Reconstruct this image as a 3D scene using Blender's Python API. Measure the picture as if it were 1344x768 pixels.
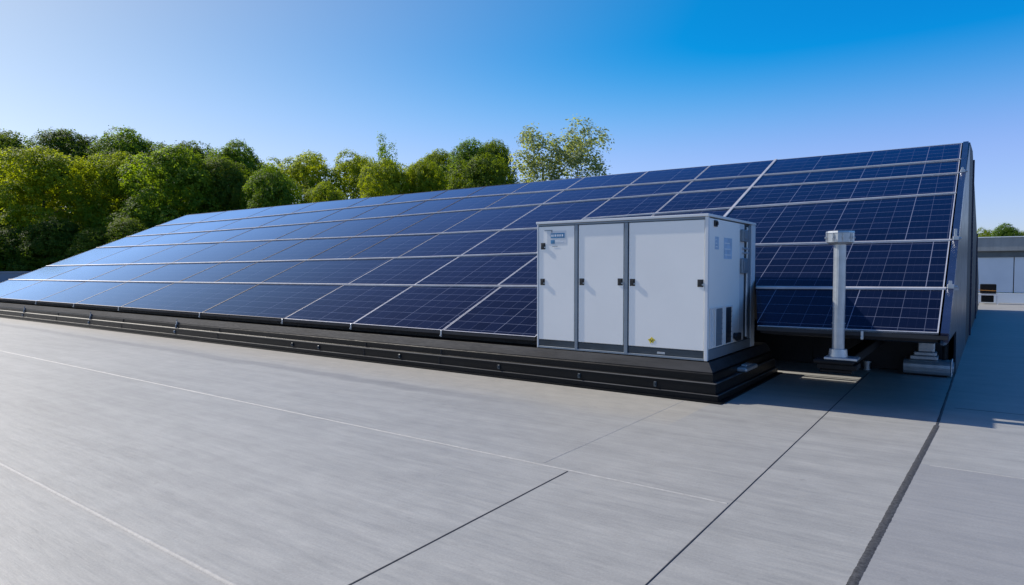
import bpy, bmesh, math, random
from mathutils import Vector, Matrix, Euler

random.seed(7)
R = math.radians
for o in list(bpy.data.objects):
    bpy.data.objects.remove(o)
sc = bpy.context.scene
COL = sc.collection

# ------------------------------------------------------------------ camera, sky, sun, exposure
cam = bpy.data.cameras.new("camera")
cam.sensor_width = 36.0
cam.lens = 22.9
cam.clip_start = 0.05
cam.clip_end = 3000
camo = bpy.data.objects.new("camera", cam)
camo.location = (0, 0, 1.8)
camo.rotation_euler = (R(90 - 2.01), 0, R(35.7))
COL.objects.link(camo)
sc.camera = camo

SUN_EL = 38.5
SUN_AZ = -94.5          # compass angle of the sun, from +Y clockwise
w = bpy.data.worlds.new("World")
sc.world = w
w.use_nodes = True
nt = w.node_tree
nt.nodes.clear()
sky = nt.nodes.new("ShaderNodeTexSky")
sky.sky_type = 'NISHITA'
sky.sun_disc = False
sky.sun_elevation = R(SUN_EL)
sky.sun_rotation = R(SUN_AZ)
sky.altitude = 0
sky.air_density = 1.0
sky.dust_density = 0.6
sky.ozone_density = 4.0
bg = nt.nodes.new("ShaderNodeBackground")
bg.inputs[1].default_value = 0.102
wo = nt.nodes.new("ShaderNodeOutputWorld")
# clear-air grading of the sky: deeper blue with height and away from the sun
def wmath(op, a_, b_=None, c_=None):
    x = nt.nodes.new("ShaderNodeMath"); x.operation = op
    for i, v in enumerate((a_, b_, c_)):
        if v is None: continue
        if isinstance(v, (int, float)): x.inputs[i].default_value = v
        else: nt.links.new(v, x.inputs[i])
    return x.outputs[0]
def wsm(v, a_, b_):
    x = nt.nodes.new("ShaderNodeMapRange"); x.interpolation_type = 'SMOOTHSTEP'
    x.inputs[1].default_value = a_; x.inputs[2].default_value = b_
    nt.links.new(v, x.inputs[0]); return x.outputs[0]
e_, a_ = R(SUN_EL), R(SUN_AZ)
tc = nt.nodes.new("ShaderNodeTexCoord")
dp = nt.nodes.new("ShaderNodeVectorMath"); dp.operation = 'DOT_PRODUCT'
dp.inputs[1].default_value = (math.sin(a_) * math.cos(e_), math.cos(a_) * math.cos(e_), math.sin(e_))
nt.links.new(tc.outputs["Generated"], dp.inputs[0])
dsun = dp.outputs["Value"]
sp = nt.nodes.new("ShaderNodeSeparateXYZ"); nt.links.new(tc.outputs["Generated"], sp.inputs[0])
hi = wsm(sp.outputs[2], 0.139, 0.326)
nearsun = wsm(dsun, 0.3, 1.0)
red = wmath('MAXIMUM', 0.02, wmath('MULTIPLY', 1.20, wmath('SUBTRACT', 1.0, wmath('MULTIPLY', hi, wmath('SUBTRACT', 1.06, wmath('MULTIPLY', nearsun, 1.06))))))
grn = wmath('ADD', wmath('ADD', 0.99, wmath('MULTIPLY', nearsun, 0.07)), wmath('MULTIPLY', wmath('SUBTRACT', 1.0, wsm(sp.outputs[2], 0.2, 0.33)), wmath('SUBTRACT', 0.21, wmath('MULTIPLY', nearsun, 0.21))))
dome = wsm(sp.outputs[2], 0.38, 0.60)
grn = wmath('MULTIPLY', grn, wmath('SUBTRACT', 1.0, wmath('MULTIPLY', dome, 0.17)))
dpos = wmath('MAXIMUM', dsun, 0.0)
blu = wmath('SUBTRACT', 1.60, wmath('MULTIPLY', wmath('MULTIPLY', dpos, dpos), 0.80))
cmb = nt.nodes.new("ShaderNodeCombineColor")
for i, v in enumerate((red, grn, blu)): nt.links.new(v, cmb.inputs[i])
mulc = nt.nodes.new("ShaderNodeMix"); mulc.data_type = 'RGBA'; mulc.blend_type = 'MULTIPLY'
mulc.inputs[0].default_value = 1.0
nt.links.new(sky.outputs[0], mulc.inputs[6]); nt.links.new(cmb.outputs[0], mulc.inputs[7])
nt.links.new(mulc.outputs[2], bg.inputs[0])
nt.links.new(bg.outputs[0], wo.inputs[0])

sun = bpy.data.lights.new("sun", 'SUN')
sun.energy = 5.0
sun.angle = R(0.53)
sun.color = (1.0, 0.94, 0.84)
suno = bpy.data.objects.new("sun", sun)
e, a = R(SUN_EL), R(SUN_AZ)
to_sun = Vector((math.sin(a) * math.cos(e), math.cos(a) * math.cos(e), math.sin(e)))
suno.rotation_euler = to_sun.to_track_quat('Z', 'Y').to_euler()
suno.location = (-40, -5, 40)
COL.objects.link(suno)

sc.view_settings.view_transform = 'Standard'
sc.view_settings.look = 'None'
sc.view_settings.exposure = 0.12
sc.view_settings.gamma = 1.0
sc.view_settings.use_curve_mapping = False

# ------------------------------------------------------------------ material helpers
class NT:
    def __init__(s, name):
        s.m = bpy.data.materials.new(name)
        s.m.use_nodes = True
        s.t = s.m.node_tree
        s.b = s.t.nodes["Principled BSDF"]
        s.out = s.t.nodes["Material Output"]
    def n(s, kind, **kw):
        x = s.t.nodes.new(kind)
        for k, v in kw.items():
            setattr(x, k, v)
        return x
    def l(s, a, b):
        s.t.links.new(a, b)
    def math(s, op, a, b=None, c=None):
        x = s.n("ShaderNodeMath", operation=op)
        for i, v in enumerate((a, b, c)):
            if v is None: continue
            if isinstance(v, (int, float)): x.inputs[i].default_value = v
            else: s.l(v, x.inputs[i])
        return x.outputs[0]
    def noise(s, vec, scale, detail=4, rough=0.55):
        x = s.n("ShaderNodeTexNoise")
        x.inputs["Scale"].default_value = scale
        x.inputs["Detail"].default_value = detail
        x.inputs["Roughness"].default_value = rough
        if vec is not None: s.l(vec, x.inputs["Vector"])
        return x.outputs[0]
    def ramp(s, fac, stops):
        x = s.n("ShaderNodeValToRGB")
        cr = x.color_ramp
        while len(cr.elements) < len(stops): cr.elements.new(0.5)
        for el, (p, c) in zip(cr.elements, stops):
            el.position = p
            el.color = (*c, 1) if len(c) == 3 else c
        s.l(fac, x.inputs[0])
        return x.outputs[0]
    def mix(s, fac, c1, c2, blend='MIX'):
        x = s.n("ShaderNodeMix", data_type='RGBA', blend_type=blend)
        for i, v in ((0, fac), (6, c1), (7, c2)):
            if isinstance(v, (int, float)): x.inputs[i].default_value = v
            elif isinstance(v, tuple): x.inputs[i].default_value = (*v, 1)
            else: s.l(v, x.inputs[i])
        return x.outputs[2]
    def coord(s, kind="Object", scale=(1, 1, 1), rot=(0, 0, 0)):
        t = s.n("ShaderNodeTexCoord")
        mp = s.n("ShaderNodeMapping")
        mp.inputs["Scale"].default_value = scale
        mp.inputs["Rotation"].default_value = rot
        s.l(t.outputs[kind], mp.inputs[0])
        return mp.outputs[0]
    def bump(s, h, strength=0.2, dist=0.01):
        x = s.n("ShaderNodeBump")
        x.inputs["Strength"].default_value = strength
        x.inputs["Distance"].default_value = dist
        s.l(h, x.inputs["Height"])
        s.l(x.outputs[0], s.b.inputs["Normal"])

def simple(name, col, rough=0.5, metal=0.0, var=0.12, scale=3.0, bump=0.05, coat=0.0, stretch=(1, 1, 1), spec=0.5):
    q = NT(name)
    v = q.coord("Object", stretch)
    n1 = q.noise(v, scale, 5)
    lo = tuple(c * (1 - var) for c in col); hi = tuple(min(1, c * (1 + var)) for c in col)
    q.l(q.ramp(n1, [(0.3, lo), (0.7, hi)]), q.b.inputs["Base Color"])
    n2 = q.noise(v, scale * 6, 4)
    q.l(q.math('MULTIPLY_ADD', n2, 0.25, rough - 0.12), q.b.inputs["Roughness"])
    q.b.inputs["Metallic"].default_value = metal
    q.b.inputs["Coat Weight"].default_value = coat
    q.b.inputs["Specular IOR Level"].default_value = spec
    if bump: q.bump(n2, bump, 0.01)
    return q.m

# roof covering: brushed grey sheet, with dirt
def mat_ground():
    q = NT("roof_covering")
    v1 = q.coord("Object", (0.35, 3.0, 1), (0, 0, R(4)))
    v2 = q.coord("Object", (1.6, 14.0, 1), (0, 0, R(5)))
    v3 = q.coord("Object", (1, 1, 1))
    s1 = q.noise(v1, 1.1, 6, 0.6)
    s2 = q.noise(v2, 2.0, 8, 0.7)
    s3 = q.noise(v3, 0.22, 4, 0.5)
    s4 = q.noise(v3, 60, 3, 0.7)
    m = q.math('ADD', q.math('MULTIPLY', s1, 0.36), q.math('MULTIPLY', s2, 0.40))
    m = q.math('ADD', m, q.math('MULTIPLY', s3, 0.24))
    base = q.ramp(m, [(0.34, (0.235, 0.233, 0.224)), (0.5, (0.300, 0.298, 0.283)), (0.66, (0.362, 0.357, 0.338))])
    # dusty run-off zone along the kerb, with a worn darker strip at its edge
    sx = q.n("ShaderNodeSeparateXYZ"); q.l(v3, sx.inputs[0])
    wob = q.math('MULTIPLY_ADD', q.noise(v3, 0.35, 3), 0.7, -0.35)
    yy = q.math('ADD', sx.outputs[1], wob)
    yy = q.math('MULTIPLY_ADD', sx.outputs[0], 0.022, yy)
    left = q.math('LESS_THAN', sx.outputs[0], -2.9)
    near = q.math('LESS_THAN', sx.outputs[1], 8.8)
    def sm(v, a, b):
        x = q.n("ShaderNodeMapRange", interpolation_type='SMOOTHSTEP')
        x.inputs[1].default_value = a; x.inputs[2].default_value = b
        q.l(v, x.inputs[0]); return x.outputs[0]
    dust = q.math('MULTIPLY', sm(yy, 6.9, 7.7), q.math('MULTIPLY', left, near))
    dust = q.math('MULTIPLY', dust, q.math('MULTIPLY_ADD', s2, 0.9, 0.1))
    base = q.mix(q.math('MULTIPLY', dust, 0.85), base, (0.365, 0.335, 0.275))
    band = q.math('MULTIPLY', sm(yy, 6.75, 6.9), q.math('SUBTRACT', 1.0, sm(yy, 7.05, 7.2)))
    band = q.math('MULTIPLY', band, q.math('MULTIPLY', q.math('SUBTRACT', 1.0, sm(sx.outputs[0], -7.5, -4.2)), q.math('MULTIPLY_ADD', s1, 1.1, 0.05)))
    base = q.mix(band, base, (0.19, 0.19, 0.19))
    # grain
    mott = q.ramp(q.noise(v3, 3.2, 6, 0.65), [(0.32, (0.93, 0.93, 0.93)), (0.68, (1.06, 1.06, 1.06))])
    base = q.mix(1.0, base, mott, 'MULTIPLY')
    bx = q.math('MULTIPLY', q.math('GREATER_THAN', q.math('MULTIPLY_ADD', sx.outputs[1], -0.0393, sx.outputs[0]), -0.721), q.math('LESS_THAN', sx.outputs[1], 7.08))
    base = q.mix(q.math('MULTIPLY', bx, 0.5), base, (0.22, 0.22, 0.225))
    v5 = q.coord("Object", (0.5, 7.0, 1), (0, 0, R(2)))
    rip = q.ramp(q.noise(v5, 2.2, 3, 0.5), [(0.36, (0.955, 0.955, 0.96)), (0.5, (1, 1, 1)), (0.64, (1.05, 1.045, 1.04))])
    base = q.mix(1.0, base, rip, 'MULTIPLY')
    g = q.ramp(s4, [(0.3, (0.90, 0.90, 0.90)), (0.7, (1.08, 1.08, 1.08))])
    base = q.mix(1.0, base, g, 'MULTIPLY')
    # sparse dark spots
    sp = q.noise(v3, 7.0, 2, 0.5)
    spots = q.ramp(sp, [(0.70, (1, 1, 1)), (0.78, (0.86, 0.86, 0.86))])
    base = q.mix(1.0, base, spots, 'MULTIPLY')
    q.l(base, q.b.inputs["Base Color"])
    q.l(q.math('MULTIPLY_ADD', s2, 0.25, 0.42), q.b.inputs["Roughness"])
    q.b.inputs["Specular IOR Level"].default_value = 0.45
    q.bump(q.math('ADD', q.math('MULTIPLY', s4, 0.35), s2), 0.16, 0.02)
    return q.m

# photovoltaic glass: cells from UV in metres
def mat_cells():
    q = NT("photovoltaic_glass")
    t = q.n("ShaderNodeTexCoord")
    sp = q.n("ShaderNodeSeparateXYZ"); q.l(t.outputs["UV"], sp.inputs[0])
    CW, CH = 0.295, 0.30
    u = q.math('DIVIDE', sp.outputs[0], CW)
    v = q.math('DIVIDE', sp.outputs[1], CH)
    def line(x, half):
        f = q.math('FRACT', x)
        d = q.math('ABSOLUTE', q.math('SUBTRACT', f, 0.5))
        return q.math('GREATER_THAN', d, 0.5 - half)
    lu, lv = line(u, 0.012), line(v, 0.018)
    grid = q.math('MAXIMUM', q.math('MULTIPLY', lu, 0.62), lv)
    big = line(q.math('DIVIDE', sp.outputs[0], CW * 4), 0.0045)
    bus = line(q.math('MULTIPLY', u, 3.0), 0.02)
    wn = q.n("ShaderNodeTexWhiteNoise", noise_dimensions='2D')
    cb = q.n("ShaderNodeCombineXYZ")
    q.l(q.math('FLOOR', u), cb.inputs[0]); q.l(q.math('FLOOR', v), cb.inputs[1])
    q.l(cb.outputs[0], wn.inputs["Vector"])
    mp = q.n("ShaderNodeMapping"); mp.inputs["Scale"].default_value = (1.5, 9, 1)
    q.l(t.outputs["UV"], mp.inputs[0])
    st = q.noise(mp.outputs[0], 2.0, 5, 0.65)
    f = q.math('ADD', q.math('MULTIPLY', wn.outputs["Value"], 0.35), q.math('MULTIPLY', st, 0.65))
    cell = q.ramp(f, [(0.2, (0.0025, 0.0038, 0.012)), (0.55, (0.004, 0.0065, 0.020)), (0.85, (0.007, 0.0105, 0.031))])
    c = q.mix(q.math('MULTIPLY', bus, 0.16), cell, (0.05, 0.06, 0.11))
    c = q.mix(q.math('MULTIPLY', grid, 0.68), c, (0.14, 0.16, 0.24))
    c = q.mix(q.math('MULTIPLY', big, 0.7), c, (0.20, 0.22, 0.30))
    q.l(c, q.b.inputs["Base Color"])
    q.b.inputs["Roughness"].default_value = 0.6
    q.b.inputs["Specular IOR Level"].default_value = 0.0
    dust = q.noise(mp.outputs[0], 1.2, 4, 0.6)
    bp = q.n("ShaderNodeBump"); bp.inputs["Strength"].default_value = 0.05; bp.inputs["Distance"].default_value = 0.02
    q.l(st, bp.inputs["Height"])
    gl = q.n("ShaderNodeBsdfGlossy")          # anti-reflective glass mirrors bluish
    gl.inputs["Color"].default_value = (0.58, 0.75, 1.0, 1)
    q.l(q.math('MULTIPLY_ADD', dust, 0.10, 0.03), gl.inputs["Roughness"])
    q.l(bp.outputs[0], gl.inputs["Normal"])
    fr = q.n("ShaderNodeFresnel"); fr.inputs["IOR"].default_value = 1.50
    mx = q.n("ShaderNodeMixShader")
    q.l(q.math('MINIMUM', q.math('MULTIPLY', q.math('POWER', fr.outputs[0], 2.2), 5.2), 1.0), mx.inputs[0]); q.l(q.b.outputs[0], mx.inputs[1]); q.l(gl.outputs[0], mx.inputs[2])
    q.l(mx.outputs[0], q.out.inputs[0])
    return q.m

def mat_leaf(name, c1, c2, trans=0.35):
    q = NT(name)
    v = q.coord("Object")
    n1 = q.noise(v, 0.55, 3); n2 = q.noise(v, 5.0, 2)
    oi = q.n("ShaderNodeObjectInfo")
    f = q.math('ADD', q.math('MULTIPLY', n1, 0.6), q.math('MULTIPLY', n2, 0.4))
    f = q.math('ADD', f, q.math('MULTIPLY_ADD', oi.outputs["Random"], 0.24, -0.12))
    col = q.ramp(f, [(0.3, c1), (0.7, c2)])
    q.l(col, q.b.inputs["Base Color"])
    q.b.inputs["Roughness"].default_value = 0.55
    q.b.inputs["Specular IOR Level"].default_value = 0.25
    tr = q.n("ShaderNodeBsdfTranslucent")
    tc = q.mix(1.0, col, (1.9, 1.7, 0.5), 'MULTIPLY')
    q.l(tc, tr.inputs[0])
    mx = q.n("ShaderNodeMixShader"); mx.inputs[0].default_value = trans
    q.l(q.b.outputs[0], mx.inputs[1]); q.l(tr.outputs[0], mx.inputs[2])
    q.l(mx.outputs[0], q.out.inputs[0])
    return q.m

M = {
 'ground': mat_ground(),
 'cells': mat_cells(),
 'terrain': simple('grass_terrain', (0.05, 0.075, 0.025), 0.9, 0, 0.4, 0.3),
 'alu': simple('anodised_aluminium', (0.66, 0.66, 0.68), 0.38, 0.45, 0.1, 4, 0.02),
 'frame_dark': simple('dark_grey_frame', (0.13, 0.12, 0.125), 0.5, 0.3, 0.15, 4, 0.02),
 'rail': simple('mill_rail', (0.52, 0.51, 0.52), 0.42, 0.3, 0.14, 3, 0.04),
 'black': simple('black_membrane', (0.0035, 0.004, 0.005), 0.42, 0, 0.4, 3, 0.25, stretch=(0.4, 2, 2), spec=0.22),
 'ledge_edge': simple('pale_ledge_edge', (0.075, 0.076, 0.078), 0.75, 0, 0.4, 2, 0.1, stretch=(0.3, 2, 2), spec=0.2),  # thin paler grey lines along the step edges
 'ledge': simple('grey_toplit_membrane', (0.038, 0.039, 0.042), 0.7, 0, 0.3, 3, 0.2, stretch=(0.4, 2, 2), spec=0.15),  # grey membrane; light caught by the upward slope put into the colour
 'body': simple('black_sheet_backing', (0.006, 0.007, 0.010), 0.6, 0, 0.3, 2, 0.05),
 'endwall': simple('dark_blue_cladding', (0.026, 0.034, 0.048), 0.34, 0.45, 0.2, 0.6, 0.02),
 'trim': simple('navy_trim', (0.02, 0.03, 0.075), 0.25, 0.2, 0.2, 2, 0.0),
 'white': simple('white_powder_coat', (0.89, 0.865, 0.81), 0.42, 0, 0.025, 1.5, 0.02),
 'white2': simple('white_powder_coat_frame', (0.66, 0.675, 0.68), 0.4, 0, 0.04, 1.5, 0.02),
 'post': simple('blue_grey_steel', (0.21, 0.25, 0.29), 0.42, 0.3, 0.1, 2, 0.02),
 'skirt': simple('dark_slate_steel', (0.045, 0.060, 0.072), 0.42, 0.2, 0.25, 3, 0.05),
 'latch': simple('black_plastic', (0.012, 0.012, 0.013), 0.35, 0, 0.2, 10, 0.0),
 'slot': simple('dark_opening', (0.012, 0.018, 0.028), 0.5, 0, 0.2, 5, 0.0),
 'sticker_blue': simple('blue_print', (0.07, 0.24, 0.42), 0.4, 0, 0.25, 14, 0.0),
 'sticker_pale': simple('pale_blue_print', (0.42, 0.56, 0.70), 0.35, 0, 0.2, 6, 0.0),
 'sticker_white': simple('white_print', (0.82, 0.84, 0.85), 0.4, 0, 0.05, 6, 0.0),
 'yellow': simple('yellow_print', (0.75, 0.58, 0.05), 0.45, 0, 0.15, 20, 0.0),
 'galv': simple('galvanised_steel', (0.42, 0.46, 0.50), 0.38, 0.55, 0.14, 9, 0.05),
 'galv_bright': simple('bright_cast_aluminium', (0.42, 0.45, 0.48), 0.34, 0.6, 0.12, 9, 0.06),
 'rubber': simple('black_rubber', (0.006, 0.006, 0.007), 0.62, 0, 0.3, 8, 0.2, spec=0.2),
 'seam_white': simple('pale_sealant', (0.38, 0.375, 0.355), 0.6, 0, 0.2, 12, 0.3),
 'seam_grey': simple('grey_sealant', (0.36, 0.352, 0.335), 0.65, 0, 0.14, 30, 0.3),
 'seam_dark': simple('dark_joint', (0.035, 0.037, 0.043), 0.7, 0, 0.3, 15, 0.3),
 'seam_tar': simple('speckled_tar', (0.055, 0.055, 0.058), 0.7, 0, 0.75, 40, 1.0),
 'bld_white': simple('white_wall_panel', (0.62, 0.68, 0.74), 0.45, 0, 0.05, 0.8, 0.0),
 'bld_grey': simple('grey_fascia', (0.27, 0.285, 0.285), 0.6, 0, 0.12, 1.2, 0.05, stretch=(3, 3, 0.4)),
 'bld_dark': simple('dark_band_strip', (0.10, 0.12, 0.13), 0.6, 0, 0.2, 1.2, 0.0),  # dark grey for the band below the fascia and the inner wall
 'parapet': simple('blue_grey_parapet', (0.16, 0.20, 0.25), 0.55, 0, 0.12, 1.0, 0.0),
 'orange': simple('orange_cable', (0.55, 0.25, 0.05), 0.5, 0, 0.1, 5, 0.0),
 'bark': simple('bark', (0.09, 0.07, 0.05), 0.9, 0, 0.4, 4, 0.6),
 'leaf': mat_leaf('leaf_green', (0.082, 0.165, 0.016), (0.175, 0.270, 0.026), 0.60),
 'leaf_y': mat_leaf('leaf_yellow_green', (0.155, 0.230, 0.014), (0.280, 0.345, 0.024), 0.62),
 'leaf_d': mat_leaf('leaf_dark', (0.060, 0.115, 0.014), (0.150, 0.220, 0.022), 0.58),
 'leaf_s': mat_leaf('leaf_silver_green', (0.20, 0.26, 0.16), (0.31, 0.37, 0.25), 0.55),
}

# ------------------------------------------------------------------ object helpers
def link(name, bm, m, root=None, origin=None, smooth=False):
    """link bm (built in world coordinates) as one mesh object; child of root, or top-level at origin"""
    if root is not None:
        r = root
        off = Vector((0, 0, 0))
        while r is not None:
            off += r.location; r = r.parent
    else:
        off = Vector(origin) if origin else Vector((0, 0, 0))
    bmesh.ops.translate(bm, verts=bm.verts, vec=-off)
    me = bpy.data.meshes.new(name)
    bm.to_mesh(me); bm.free()
    me.materials.append(M[m])
    if smooth:
        for p in me.polygons: p.use_smooth = True
    o = bpy.data.objects.new(name, me)
    COL.objects.link(o)
    if root is not None: o.parent = root
    else: o.location = off
    return o

def tag(o, label=None, cat=None, group=None, kind=None):
    if label: o['label'] = label
    if cat: o['category'] = cat
    if group: o['group'] = group
    if kind: o['kind'] = kind
    return o

def thing(name, loc, label, cat, group=None):
    o = bpy.data.objects.new(name, None)
    o.empty_display_size = 0.2
    o.location = loc
    COL.objects.link(o)
    return tag(o, label, cat, group)

def box(bm, lo, hi, bevel=0.0, seg=1):
    x0, y0, z0 = lo; x1, y1, z1 = hi
    vs = [bm.verts.new(p) for p in ((x0,y0,z0),(x1,y0,z0),(x1,y1,z0),(x0,y1,z0),(x0,y0,z1),(x1,y0,z1),(x1,y1,z1),(x0,y1,z1))]
    fs = [bm.faces.new([vs[i] for i in f]) for f in ((3,2,1,0),(4,5,6,7),(0,1,5,4),(1,2,6,5),(2,3,7,6),(3,0,4,7))]
    if bevel:
        es = {e for f in fs for e in f.edges}
        bmesh.ops.bevel(bm, geom=list(es), offset=bevel, segments=seg, affect='EDGES', profile=0.5)

def cyl(bm, p0, p1, r0, r1=None, n=36, caps=True):
    r1 = r0 if r1 is None else r1
    p0, p1 = Vector(p0), Vector(p1)
    d = p1 - p0
    mt = Matrix.Translation((p0 + p1) / 2) @ d.to_track_quat('Z', 'Y').to_matrix().to_4x4()
    bmesh.ops.create_cone(bm, cap_ends=caps, segments=n, radius1=r0, radius2=r1, depth=d.length, matrix=mt)

def prism(bm, poly, axis_pts0, axis_pts1):
    """poly: list of 2D (y,z); extruded between x=axis_pts0 and x=axis_pts1 (floats)"""
    a = [bm.verts.new((axis_pts0, y, z)) for y, z in poly]
    b = [bm.verts.new((axis_pts1, y, z)) for y, z in poly]
    n = len(poly)
    bm.faces.new(a); bm.faces.new(list(reversed(b)))
    for i in range(n):
        j = (i + 1) % n
        bm.faces.new((a[j], a[i], b[i], b[j]))
    bmesh.ops.recalc_face_normals(bm, faces=bm.faces)

def hexa(bm, bot, top):
    """8-corner solid from two quads (same winding)"""
    a = [bm.verts.new(p) for p in bot]; b = [bm.verts.new(p) for p in top]
    bm.faces.new(list(reversed(a))); f = bm.faces.new(b)
    for i in range(4):
        j = (i + 1) % 4
        bm.faces.new((a[i], a[j], b[j], b[i]))
    return f

def BM(): return bmesh.new()

# ------------------------------------------------------------------ the setting
bm = BM()
bmesh.ops.create_grid(bm, x_segments=1, y_segments=1, size=1500, matrix=Matrix.Translation((0, 0, -4.5)))
tag(link('terrain', bm, 'terrain'), kind='structure')

bm = BM()
box(bm, (-62, -14, -4.6), (30, 62, 0.0))
tag(link('roof_deck', bm, 'ground'), kind='structure')

def strip(name, pts, width, m, z=0.0005, h=0.0035, jit=0.0, n=60):
    (x0, y0), (x1, y1) = pts
    d = Vector((x1 - x0, y1 - y0, 0)); L = d.length; d.normalize()
    nrm = Vector((-d.y, d.x, 0))
    bm = BM(); rows = []
    for i in range(n + 1):
        c = Vector((x0, y0, 0)) + d * L * i / n
        wl = width / 2 * (1 + random.uniform(-jit, jit)); wr = width / 2 * (1 + random.uniform(-jit, jit))
        c += nrm * random.uniform(-jit, jit) * width * 0.15
        rows.append([bm.verts.new(c + nrm * wl + Vector((0, 0, z))), bm.verts.new(c + nrm * wl * .5 + Vector((0, 0, z + h))),
                     bm.verts.new(c - nrm * wr * .5 + Vector((0, 0, z + h))), bm.verts.new(c - nrm * wr + Vector((0, 0, z)))])
    for r0, r1 in zip(rows, rows[1:]):
        for k in range(3):
            bm.faces.new((r0[k], r0[k+1], r1[k+1], r1[k]))
    bmesh.ops.recalc_face_normals(bm, faces=bm.faces)
    tag(link(name, bm, m, smooth=True), kind='structure')

strip('pale_roof_seam', ((-61, 5.30), (-1.545, 4.99)), 0.024, 'seam_white', jit=0.25, n=260)
strip('pale_roof_seam', ((-61, 2.75), (4.0, 1.95)), 0.038, 'seam_grey', jit=0.07, h=0.010, n=900)
strip('dark_roof_joint', ((-2.955, 4.96), (-2.80, -1.0)), 0.016, 'seam_dark', jit=0.15)
strip('dark_roof_joint', ((-1.545, 12.9), (-1.50, -1.0)), 0.013, 'seam_dark', jit=0.15)
strip('tarred_roof_joint', ((0.0, 46.0), (-0.37, 8.93)), 0.030, 'seam_dark', jit=0.2, n=200)
strip('tarred_roof_joint', ((-0.37, 8.93), (-0.76, -1.0)), 0.056, 'seam_tar', jit=0.09, n=500)
strip('pale_roof_seam', ((-0.34, 7.06), (9.0, 7.25)), 0.016, 'seam_white', h=0.002, jit=0.3)
strip('dark_roof_joint', ((-0.24, 10.2), (9.0, 10.4)), 0.012, 'seam_dark', h=0.002, jit=0.2)
strip('faint_roof_joint', ((-3.27, 8.60), (-3.27, 5.06)), 0.010, 'seam_grey', h=0.002, jit=0.3)

# ------------------------------------------------------------------ far building, parapet, plant stack
def wall_thing(name, label, cat, loc): return thing(name, loc, label, cat)

b = thing('low_building', (8, 48, 0), 'long low white building with grey fascia beyond the far right end of the roof', 'building')
bm = BM(); x = -9.0; k = 0
edges = [-9, -6, -3, 1.46, 5.4, 9.4, 13.4, 17.4, 21.4, 25.4]
box(bm, (-9, 44.25, 0.62), (25.4, 52, 2.50))
link('inner_wall', bm, 'bld_dark', b)
for x0, x1 in zip(edges, edges[1:]):
    bm = BM(); box(bm, (x0 + .02, 44.05, 0.56), (x1 - .02, 44.25, 2.47), 0.012)
    link('wall_panel', bm, 'bld_white', b)
bm = BM(); box(bm, (-9, 43.95, 0.0), (25.4, 44.2, 0.53), 0.01); link('base_ledge', bm, 'bld_white', b)
bm = BM(); box(bm, (-9, 43.98, 2.475), (25.4, 52, 2.80)); link('soffit_strip', bm, 'bld_dark', b)
bm = BM(); box(bm, (-9.2, 43.75, 2.803), (25.6, 52.2, 3.52), 0.02); link('fascia', bm, 'bld_grey', b)
bm = BM(); box(bm, (-9.25, 43.7, 3.522), (25.65, 52.25, 3.57), 0.01); link('coping', bm, 'bld_white', b)

p = thing('parapet_wall', (-61, 20, 0), 'low blue-grey parapet wall at the far left, below the dark trees', 'wall')
bm = BM(); box(bm, (-61.4, -14, 0), (-61, 62, 1.55)); link('wall', bm, 'parapet', p)
bm = BM(); box(bm, (-61.5, -14, 1.552), (-60.9, 62, 1.66), 0.02); link('coping', bm, 'post', p)

u = thing('equipment_box', (0.36, 42.5, 0), 'small dark equipment box on a stand before the white far building', 'box')
bm = BM(); box(bm, (0.0, 42.1, 0.56), (0.70, 42.9, 1.04), 0.03); link('casing', bm, 'rubber', u)
bm = BM(); box(bm, (0.06, 42.15, 0.10), (0.60, 42.85, 0.44), 0.02); link('lower_casing', bm, 'rubber', u)
bm = BM(); box(bm, (-0.1, 42.05, 0.46), (0.80, 42.95, 0.53), 0.01)
for xx in (-0.08, 0.72):
    for yy in (42.07, 42.87): box(bm, (xx, yy, 0), (xx + .06, yy + .06, 0.458))
link('stand', bm, 'alu', u)
bm = BM(); cyl(bm, (-0.4, 42.05, 0.74), (0.7, 42.05, 0.70), 0.012, n=8); link('cable', bm, 'orange', u)

# ------------------------------------------------------------------ solar array
SL = R(23); Y0, Z0 = 8.95, 0.67
CS, SS = math.cos(SL), math.sin(SL)
N = Vector((0, -SS, CS))
def P(x, s, n=0.0):
    return Vector((x, Y0 + s * CS, Z0 + s * SS)) + N * n

def lerp(tab, x):
    if x <= tab[0][0]: return tab[0][1]
    for (x0, v0), (x1, v1) in zip(tab, tab[1:]):
        if x <= x1: return v0 + (v1 - v0) * (x - x0) / (x1 - x0)
    return tab[-1][1]
ROW = [
 [(-36, 0.02), (0, 0.02)],
 [(-36, 1.72), (-24, 1.79), (-10, 1.95), (-5, 2.08), (0, 2.19)],
 [(-36, 3.30), (-19, 3.52), (-11.6, 3.69), (-8.3, 3.82), (-3.5, 4.06), (0, 4.08)],
 [(-36, 5.62), (-23, 5.60), (-13, 5.52), (-8.7, 5.62)],
 [(-36, 7.15), (-26, 7.22), (-15, 7.61), (-5, 7.98), (0, 7.92)],
 [(-36, 8.75), (-28, 8.82), (-16.4, 9.34), (-5, 9.02), (0, 8.97)],
 [(-36, 10.50), (-25, 10.62), (-8, 10.58), (0, 10.42)],
]
R3B = [(-8.35, 6.18), (-4, 6.46), (0, 6.60)]
def row(k, x, right):
    return lerp(R3B if (k == 3 and right) else ROW[k], x)

arr = thing('solar_array', (-18, 18, 0), 'huge sloping array of dark blue solar panels filling the roof behind the white cabinet', 'solar array')
XL, XR = -35.3, -0.40

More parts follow.
